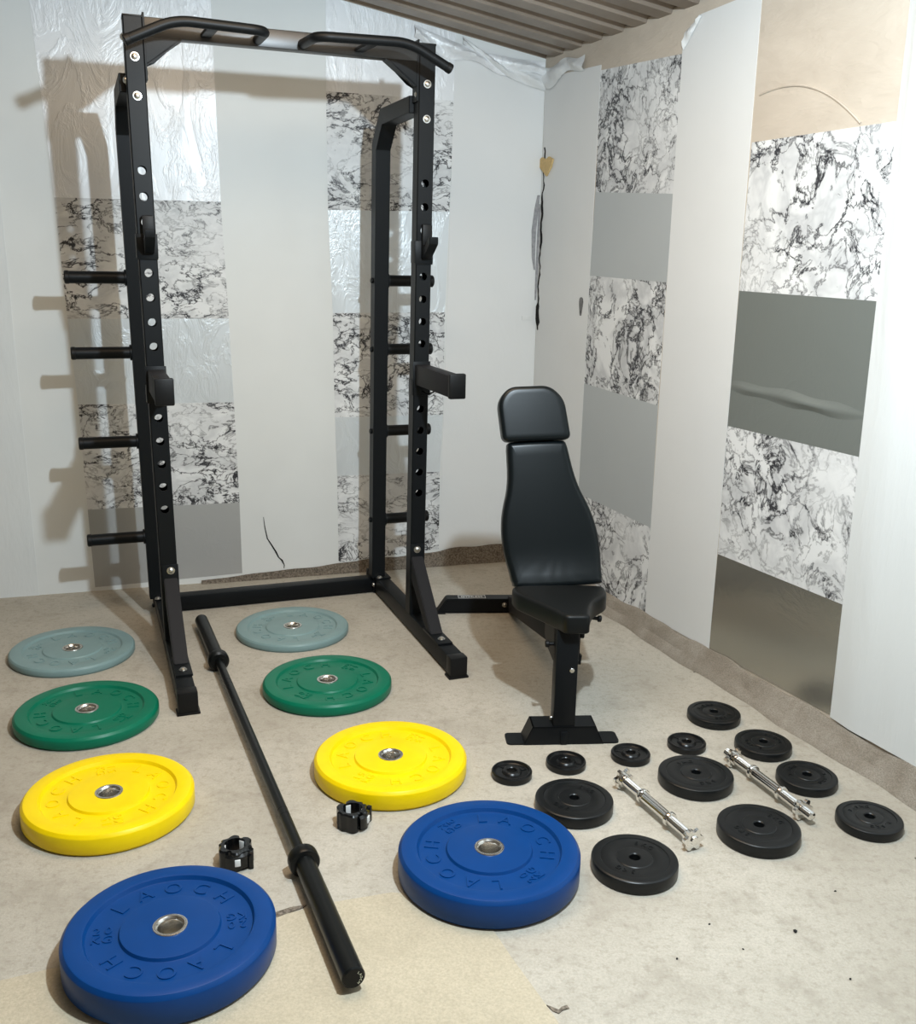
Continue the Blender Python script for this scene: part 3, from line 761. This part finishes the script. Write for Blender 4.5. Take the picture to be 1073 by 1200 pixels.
# ------------------------------------------------------------------ lock collars
def clip(label, pos, ang):
    t = thing('barbell_collar', label, 'barbell clip', (pos[0], pos[1], 0), ang, 'barbell clips on the floor')
    h = .052; mb = MB(); seg = 64
    def rad(a):
        r = .0415 + .0035 * math.cos(6 * a)
        d = (math.degrees(a) % 360)
        for c_, w_, dp in ((60, 9, .006), (150, 8, .006), (240, 9, .005), (330, 8, .006)):
            e = min(abs(d - c_), 360 - abs(d - c_))
            if e < w_: r -= dp
        return r
    O1, O2, O3, I1, I2 = [], [], [], [], []
    for k in range(seg):
        a = 2 * PI * k / seg; c, s_ = math.cos(a), math.sin(a); r = rad(a)
        O1.append(mb.bm.verts.new((r * c, r * s_, .002))); O2.append(mb.bm.verts.new((r * c, r * s_, h - .004))); O3.append(mb.bm.verts.new(((r - .004) * c, (r - .004) * s_, h)))
        I1.append(mb.bm.verts.new((.0262 * c, .0262 * s_, .002))); I2.append(mb.bm.verts.new((.0272 * c, .0272 * s_, h)))
    mb.bridge(O1, O2); mb.bridge(O2, O3); mb.bridge(O3, I2); mb.bridge(I2, I1); mb.bridge(I1, O1)
    body = mb.build('clip_body', 'collar_plastic', t, 25)
    for k in range(3):
        mb = MB()
        a = 2 * PI * k / 3 + .35
        mb.box((.0245, -.007, .008), (.0264, .007, h - .006), .0005, Matrix.Rotation(a, 4, 'Z'))
        mb.build('grip_pad', 'white_pad', t)
    # lever wrapped over one side, with hinge lug and pale window
    mb = MB(); L = []
    for k in range(13):
        a = math.radians(-35 + 110 * k / 12); r0 = .040; r1 = .0462 + .001 * math.sin(k)
        L.append([mb.bm.verts.new((r * math.cos(a), r * math.sin(a), z)) for r, z in ((r0, .006), (r1, .008), (r1, h - .012), (r0, h - .006))])
    for p, q in zip(L, L[1:]): 
        for k in range(4): mb.face([p[k], p[(k + 1) % 4], q[(k + 1) % 4], q[k]])
    mb.face(L[0]); mb.face(L[-1][::-1])
    mb.box((.026, .030, .0), (.040, .042, h - .006), .003)
    mb.build('lever', 'collar_plastic', t, 30)
    mb = MB(); mb.box((.0445, -.008, .018), (.0485, .006, .036), .001, Matrix.Rotation(math.radians(5), 4, 'Z')); mb.build('window', 'white_pad', t)
    return t
clip('black barbell clip lying on its own between the left yellow and left blue plates', (-.541, 2.212), D(-75))
clip('black barbell clip lying against the near edge of the right yellow plate', (-.268, 2.392), D(-20))

# ------------------------------------------------------------------ small black plates
def lathe_plate(name, prof, mat, label, pos, ang, group, text=None, seg=80):
    t = thing(name, label, 'weight plate', (pos[0], pos[1], 0), ang, group)
    mb = MB(); mb.lathe(prof, seg); body = mb.build('plate_body', mat, t, 28)
    return t, body
def iron_prof(R, T):
    f = T
    return [(.0145, .0), (.026, .0), (.028, .004), (R - .013, .004), (R - .010, 0), (R - .002, 0), (R, .003), (R, f - .004), (R - .002, f - .0008), (R - .005, f), (R - .008, f - .0008), (R - .0105, f - .006), (R - .013, f - .0075), (.030, f - .0075), (.027, f - .003), (.024, f - .001), (.0165, f - .001), (.0145, f - .003)]
def vinyl_prof(R, T, hub):
    return [(.0140, 0), (R - .006, 0), (R - .001, .003), (R, .006), (R, T - .007), (R - .0012, T - .003), (R - .004, T - .0008), (R - .008, T), (R * .80, T), (R * .79, T - .0016), (R * .77, T - .0016), (R * .76, T - .0012), (hub * 1.15, T - .0012), (hub * 1.1, T - .002), (hub, T - .002), (hub * .95, T - .0005), (.0165, T + .0012), (.0140, T - .001)]
def vinyl_plate(R, T, num, label, pos, ang, group):
    t, body = lathe_plate('weight_plate', vinyl_prof(R, T, R * .42), 'rubber_black', label, pos, ang, group)
    for half in (0, 1):
        for i, ch_ in enumerate(num):
            mb = MB()
            a = half * PI + PI / 2 - (i - (len(num) - 1) / 2) * math.radians(17)
            def fn(x, y, z, a=a):
                th = a - PI / 2; c, s_ = math.cos(th), math.sin(th); yy = R * .58 + y
                return Vector((x * c - yy * s_, x * s_ + yy * c, T - .0014 + z))
            text_verts(mb, ch_, R * .19, .0016, fn)
            mb.build('raised_character', 'rubber_black', body, 30)
    return t
GS = 'small black weight plates on the floor'
iron_spec = [
    ('smallest-size black plate nearest the right blue plate, leftmost of the four', (.174, 2.672), 20),
    ('smallest-size black plate in front of the middle of the bench foot', (.341, 2.74), 100),
    ('smallest-size black plate at the right end of the bench foot', (.546, 2.798), 160),
    ('smallest-size black plate just beyond the large plate between the dumbbell bars', (.736, 2.878), 250)]
it = None
for lab, pos, a in iron_spec:
    if it is None:
        it, body = lathe_plate('weight_plate', iron_prof(.0602, .022), 'iron', lab, pos, D(a), GS)
        for i in range(3):
            mb = MB()
            mb.box((.031, -.002, .0144), (.048, .002, .0160), .0004, Matrix.Rotation(2 * PI * i / 3, 4, 'Z'))
            mb.build('raised_rib', 'iron', body)
    else: dup(it, (pos[0], pos[1], 0), D(a), lab, GS)
mid_spec = [
    ('medium black plate farthest from the viewer, closest to the bench', (.871, 3.081), 30),
    ('medium black plate beside the far end of the right dumbbell bar', (.975, 2.871), 120),
    ('medium black plate beside the near end of the right dumbbell bar', (1.044, 2.666), 60),
    ('medium black plate farthest right, beside the carpet cove', (1.139, 2.44), 200)]
mt_ = None
for lab, pos, a in mid_spec:
    if mt_ is None: mt_ = vinyl_plate(.0877, .029, '2.5KG', lab, pos, D(a), GS)
    else: dup(mt_, (pos[0], pos[1], 0), D(a), lab, GS)
big_spec = [
    ('large black plate beside the right blue plate, left of the left dumbbell bar', (.339, 2.497), 320),
    ('large black plate lying between the two dumbbell bars', (.713, 2.653), 20),
    ('large black plate in front of the right dumbbell bar', (.818, 2.376), 300),
    ('large black plate nearest the viewer, in front of the left dumbbell bar', (.46, 2.214), 330)]
bt_ = None
for lab, pos, a in big_spec:
    if bt_ is None: bt_ = vinyl_plate(.1087, .036, '5KG', lab, pos, D(a), GS)
    else: dup(bt_, (pos[0], pos[1], 0), D(a), lab, GS)

# ------------------------------------------------------------------ dumbbell bars
def dumbbell(label, a, b, star_in, rot):
    a = Vector((*a, 0)); b = Vector((*b, 0)); d = (b - a); L = d.length / 2; c = (a + b) / 2
    t = thing('dumbbell_bar', label, 'dumbbell bar', (c.x, c.y, 0), math.atan2(d.y, d.x), 'chrome dumbbell bars')
    z = .0315
    mb = MB(); mb.cyl((-.066, 0, z), (.066, 0, z), .0145, seg=24); mb.build('grip', 'chrome', t)
    for sg in (-1, 1):
        mb = MB(); prof = [(.0005, .066), (.0125, .066)]
        x = .07; tog = 0
        while x < L - .002:
            prof += [(.0128, x), (.0115, x + .0016)]; x += .0032
        prof += [(.0105, L), (.0005, L)]
        mb.lathe([(r, sg * xx) for r, xx in prof], 22, (0, 0, z), False, 0); mb.build('threaded_end', 'chrome', t, 60)
        mb = MB(); pr = [(.0125, .058), (.019, .058), (.0205, .0605), (.0205, .068), (.019, .071), (.0125, .071)]
        mb.lathe([(r, sg * xx) for r, xx in pr], 28, (0, 0, z), True, 0); mb.build('inner_collar', 'chrome', t, 30)
        # star nut
        xs = L - star_in; mb = MB(); n = 48; O1, O2, I1, I2 = [], [], [], []
        for k in range(n):
            an = 2 * PI * k / n + rot; r = .0265 + .0048 * math.tanh(3 * math.cos(6 * an)) 
            for lst, xx, rr in ((O1, xs - .011, r * .97), (O2, xs, r), (I1, xs - .011, .0125), (I2, xs, .0125)):
                lst.append(mb.bm.verts.new((sg * xx, rr * math.cos(an - rot + rot), z + rr * math.sin(an))))
        mb.bridge(O1, O2); mb.bridge(O2, I2); mb.bridge(I2, I1); mb.bridge(I1, O1)
        pr = [(.0122, xs - .026), (.018, xs - .026), (.019, xs - .024), (.019, xs - .011), (.0122, xs - .011)]
        mb.lathe([(r, sg * xx) for r, xx in pr], 24, (0, 0, z), True, 0)
        mb.build('star_collar', 'chrome', t, 30)
    return t
dumbbell('chrome dumbbell bar with star nuts at its very tips, left of the two', (.489, 2.622), (.631, 2.297), .005, D(30))
dumbbell('chrome dumbbell bar with tips sticking out past its star nuts, right of the two', (.838, 2.79), (.978, 2.427), .034, D(30))

# ------------------------------------------------------------------ weight bench
BY = D(4.5)
bench = thing('weight_bench', 'black adjustable weight bench with upright padded backrest facing the viewer', 'bench', (.345, 2.915, 0), BY)
def catmull(P, n=8):
    out = []
    m = len(P)
    for i in range(m):
        p0, p1, p2, p3 = (Vector(P[(i + k - 1) % m]) for k in range(4))
        for j in range(n):
            t_ = j / n
            out.append(.5 * ((2 * p1) + (-p0 + p2) * t_ + (2 * p0 - 5 * p1 + 4 * p2 - p3) * t_ ** 2 + (-p0 + 3 * p1 - 3 * p2 + p3) * t_ ** 3))
    return out
def rounded(P, rad, n=7):
    """polygon with each corner rounded by its own radius"""
    out = []; m = len(P)
    for i in range(m):
        a, b, c = Vector(P[i - 1]), Vector(P[i]), Vector(P[(i + 1) % m]); r = rad[i]
        d1 = (a - b); d2 = (c - b); l = min(r, d1.length * .48, d2.length * .48); d1.normalize(); d2.normalize()
        for k in range(n + 1):
            t_ = k / n; out.append((b + d1 * l) * (1 - t_) ** 2 + b * 2 * t_ * (1 - t_) + (b + d2 * l) * t_ ** 2)
    return out
def resample(P, n):
    L = [0]
    for a, b in zip(P, P[1:] + P[:1]): L.append(L[-1] + (Vector(b) - Vector(a)).length)
    out = []; j = 0
    for k in range(n):
        d = L[-1] * k / n
        while L[j + 1] < d: j += 1
        a, b = Vector(P[j]), Vector(P[(j + 1) % len(P)]); out.append(a.lerp(b, (d - L[j]) / max(1e-9, L[j + 1] - L[j])))
    return out
def pad(mb, outline, T, fn, edge=.016, crown=.004, n=120, wrinkle=None):
    P = resample([Vector(p) for p in outline], n)
    area = sum(P[i].x * P[(i + 1) % n].y - P[(i + 1) % n].x * P[i].y for i in range(n))
    sg = 1 if area > 0 else -1
    def inset(Q, d):
        out = []
        for i in range(n):
            tg = (Q[(i + 2) % n] - Q[i - 2]).normalized(); nm = Vector((-tg.y, tg.x)) * sg
            out.append(Q[i] + nm * d)
        return out
    lay = [(.004, 0), (0, .004)]
    for k in range(6):
        a = PI / 2 * k / 5; lay.append((edge * (1 - math.cos(a)), T - edge + edge * math.sin(a)))
    rings = []
    for d, z in lay: rings.append([(q, z) for q in inset(P, d)])
    cx = sum((p for p in P), Vector((0, 0))) / n
    base = inset(P, edge)
    for k in range(1, 8):
        f = k / 8
        rings.append([(q.lerp(cx, f), T) for q in base])
    V = []
    for r in rings:
        row = []
        for q, z in r:
            zz = z + (crown * (1 - (q.x / .16) ** 2) + (wrinkle(q.x, q.y) if wrinkle else 0) if z > T * .5 else 0)
            row.append(mb.bm.verts.new(fn(q.x, q.y, zz)))
        V.append(row)
    for a, b in zip(V, V[1:]): mb.bridge(a, b)
    mb.face(V[0][::-1])
    top = mb.bm.verts.new(fn(cx.x, cx.y, T + crown * (1 - (cx.x / .16) ** 2) + (wrinkle(cx.x, cx.y) if wrinkle else 0)))
    for i in range(n): mb.face([V[-1][i], V[-1][(i + 1) % n], top])
    return mb

# front foot: folded plate with flat flanges
mb = MB()
mb.prism([(-.128, 0), (.128, 0), (.101, .061), (-.101, .061)], -.038, -.034, lambda u, v, d: Vector((u, d, v)))
mb.prism([(-.101, .057), (.101, .057), (.101, .062), (-.101, .062)], -.038, .040, lambda u, v, d: Vector((u, d, v)))
for sg in (-1, 1):
    mb.prism([(.128 * sg, 0), (.124 * sg, 0), (.097 * sg, .062), (.101 * sg, .062)], -.038, .040, lambda u, v, d: Vector((u, d, v)))
    fl_ = rounded([(.120 * sg, -.036), (.180 * sg, -.036), (.180 * sg, .040), (.120 * sg, .040)], [0.001, .016, .016, .001])
    mb.prism([tuple(p) for p in fl_], 0, .005, lambda u, v, d: Vector((u, v, d)))
mb.box((-.012, -.043, 0), (.012, -.034, .045), .004)
mb.build('front_foot', 'powder', bench, 25)
# front post with adjustment holes
mb = MB(); mb.box((-.036, -.036, .06), (.034, .018, .385), .004); post = mb.build('front_post', 'powder', bench)
mb = MB(); mb.cyl((.016, -.0345, .25), (.016, -.0372, .25), .0075, seg=20, bev=.001); mb.build('adjustment_hole', 'steel', post)
mb = MB(); mb.cyl((-.030, .0, .075), (-.042, .0, .075), .008, seg=14, bev=.002); mb.build('bolt', 'steel', post)
# main beam sloping back to the rear foot
mb = MB(); mb.beam((0, .0, .345), (.0, 1.175, .042), .058, .068); beam = mb.build('main_beam', 'brace', bench)
mb = MB()
mb.prism([(-.02, .385), (.19, .355), (.19, .285), (.14, .265), (.02, .262), (-.02, .28)], -.036, -.032, lambda u, v, d: Vector((d, u, v)))
mb.prism([(-.02, .385), (.19, .355), (.19, .285), (.14, .265), (.02, .25), (-.02, .28)], .032, .040, lambda u, v, d: Vector((d, u, v)))
mb.box((-.036, .14, .352), (.036, .30, .372), .002)
mb.build('hinge_bracket', 'powder', bench)
for p, q in (((-.036, .02, .318), (-.062, .02, .318)), ((.040, .05, .335), (.066, .05, .335)), ((.10, .12, .366), (.135, .12, .362))):
    mb = MB(); mb.cyl(p, q, .006, seg=12); q = Vector(q); d = (q - Vector(p)).normalized(); mb.cyl(q - d * .012, q, .011, seg=14, bev=.002); mb.build('adjuster_knob', 'cap', bench)
mb = MB(); mb.prism([(.0, .285), (.02, .285), (.012, .25)], .041, .052, lambda u, v, d: Vector((d, u, v))); mb.build('stop_tab', 'powder', bench)
# rear foot
mb = MB(); RFc = .0
mb.prism([(-.337, .004), (.337, .004), (.296, .066), (-.296, .066)], 1.168, 1.228, lambda u, v, d: Vector((u, d, v)))
bmesh.ops.bevel(mb.bm, geom=mb.bm.edges[:], offset=.003, segments=2, affect='EDGES')
rf = mb.build('rear_foot', 'powder', bench)
for xa, xb in ((-.345, -.30), (.30, .345)):
    mb = MB(); mb.box((xa, 1.162, 0), (xb, 1.234, .008), .002); mb.build('foot_pad', 'cap', rf)
mb = MB(); mb.box((-.245, 1.178, .066), (-.125, 1.220, .0668)); lb = mb.build('name_label', 'label_black', rf)
mb = MB()
text_verts(mb, 'GYMLESS', .0235, .0004, lambda x, y, z: Vector((-.185 + x, 1.199 + y * 1.25, .0668 + z)))
for a, b in (((-.244, 1.179), (-.126, 1.181)), ((-.244, 1.217), (-.126, 1.219)), ((-.244, 1.179), (-.242, 1.219)), ((-.128, 1.179), (-.126, 1.219))):
    mb.box((a[0], a[1], .0668), (b[0], b[1], .0673))
mb.build('printed_lettering', 'white_pad', lb)
bolt((-.045, 1.168, .04), (0, -1, 0), rf, None, .008)
# seat
seat_o = rounded([(-.022, -.072), (.052, -.072), (.062, -.02), (.085, .055), (.152, .135), (.158, .215), (.12, .225), (-.12, .225), (-.152, .215), (-.150, .155), (-.112, .095), (-.040, -.030)],
                 [.014, .014, .03, .05, .045, .03, .01, .01, .03, .04, .06, .03])
mb = MB(); pad(mb, [(p.x + .004, p.y) for p in seat_o], .056, lambda u, v, w: Vector((u, v, .384 + w + .02 * max(0, (v - .0)) * .4)), .012, .004)
mb.build('seat', 'leather_seat', bench, 50)
# backrest and headrest, leaning back and slightly skewed
LEAN = D(15); SK = D(8.6)
def back_fn(d0):
    def fn(u, v, w):
        uu = u * math.cos(SK) - v * math.sin(SK); vv = u * math.sin(SK) * .3 + v
        x = uu; y = .238 + vv * math.sin(LEAN) - (w + d0) * math.cos(LEAN); z = .437 + vv * math.cos(LEAN) + (w + d0) * math.sin(LEAN)
        return Vector((x + .012, y, z))
    return fn
def wrk(u, v):
    if v > .13: return 0
    k = (.13 - v) / .13
    ripple = (.5 + .5 * math.sin(u * 120 + v * 130 + 1.5 * math.sin(u * 37))) * max(0, 1 - abs(v - .03) / .04)
    return .017 * k * k + .0022 * ripple * max(0, 1 - (abs(u) / .15) ** 2)
back_half = [(.122, -.002), (.149, .012), (.155, .05), (.162, .11), (.162, .17), (.154, .225), (.141, .27), (.126, .31), (.1155, .35), (.109, .39), (.104, .44), (.099, .468), (.080, .480)]
bo = [(u, v) for u, v in back_half] + [(-u, v) for u, v in reversed(back_half)]
BT = .052
mb = MB(); pad(mb, catmull(bo, 5), BT, back_fn(-BT), .018, .006, 150, wrk)
bk = mb.build('backrest', 'leather', bench, 60)
ho = rounded([(-.115, .481), (.115, .481), (.112, .615), (.07, .661), (-.07, .661), (-.112, .615)], [.022, .022, .06, .05, .05, .06])
mb = MB(); pad(mb, ho, .062, back_fn(-.040), .014, .003, 120); mb.build('headrest', 'leather', bench, 60)
# backrest frame and support strut
mb = MB(); f = back_fn(0)
mb.beam(f(0, .03, -.075), f(0, .62, -.075), .05, .04, (0, 1, 0)); mb.build('backrest_frame', 'powder', bench)
mb = MB(); mb.beam(f(-.0, .30, -.10), Vector((0, .62, .19)), .04, .04); mb.build('support_strut', 'powder', bench)
mb = MB(); p = f(-.125, .045, -.065); q = f(-.125, .12, -.065); mb.beam(p, q, .05, .02, (0, 1, 0)); mb.build('side_bracket', 'powder', bench)

# crumbs lying on the carpet
def crumb(x, y, r, label, seed):
    rr = random.Random(seed); mb = MB()
    bmesh.ops.create_icosphere(mb.bm, subdivisions=1, radius=r)
    for v in mb.bm.verts: v.co = Vector((v.co.x * rr.uniform(.8, 1.8), v.co.y * rr.uniform(.6, 1.2), max(0, v.co.z * .5 + r * .4)))
    o = mb.build('debris_crumb', 'gap', None, 20); o.location = (x, y, 0); o.rotation_euler = (0, 0, rr.uniform(0, 3))
    return tag(o, label, 'debris', 'dark crumbs on the carpet')
CL = 'tiny dark crumb lying on the bare beige carpet in front of the black plates'
for i, (x, y, r) in enumerate([(.792, 1.985, .005), (.60, 2.005, .003), (.50, 1.885, .003), (.86, 1.83, .003), (1.02, 1.84, .004), (.655, 1.92, .0025), (.245, 1.60, .005), (.26, 1.605, .004), (.94, 2.14, .003), (1.03, 1.76, .003)]):
    crumb(x, y, r, CL, i)

# ------------------------------------------------------------------ light
def point(name, loc, power, col, rad):
    l = bpy.data.lights.new(name, 'POINT'); l.energy = power; l.color = col; l.shadow_soft_size = rad
    o = bpy.data.objects.new(name, l); COL.objects.link(o); o.location = loc; return o
point('ceiling_lamp', (.37, 1.5, 2.23), 212, (.76, .90, 1.0), .035)
al = bpy.data.lights.new('warm_fill_light', 'AREA'); al.shape = 'RECTANGLE'; al.size = 1.5; al.size_y = 1.0; al.energy = 30; al.color = (1.0, .75, .50)  # added warm fill for the ambient level, no such fixture in view
ao = bpy.data.objects.new('warm_fill_light', al); COL.objects.link(ao); ao.location = (-.3, 2.7, 2.52)
w = bpy.data.worlds.new('world'); SC.world = w; w.use_nodes = True
bg = w.node_tree.nodes['Background']; bg.inputs[0].default_value = (1.0, .84, .66, 1); bg.inputs[1].default_value = .1
SC.view_settings.view_transform = 'Standard'; SC.view_settings.look = 'None'
SC.view_settings.exposure = 0.12; SC.view_settings.gamma = 1.0; SC.view_settings.use_curve_mapping = False
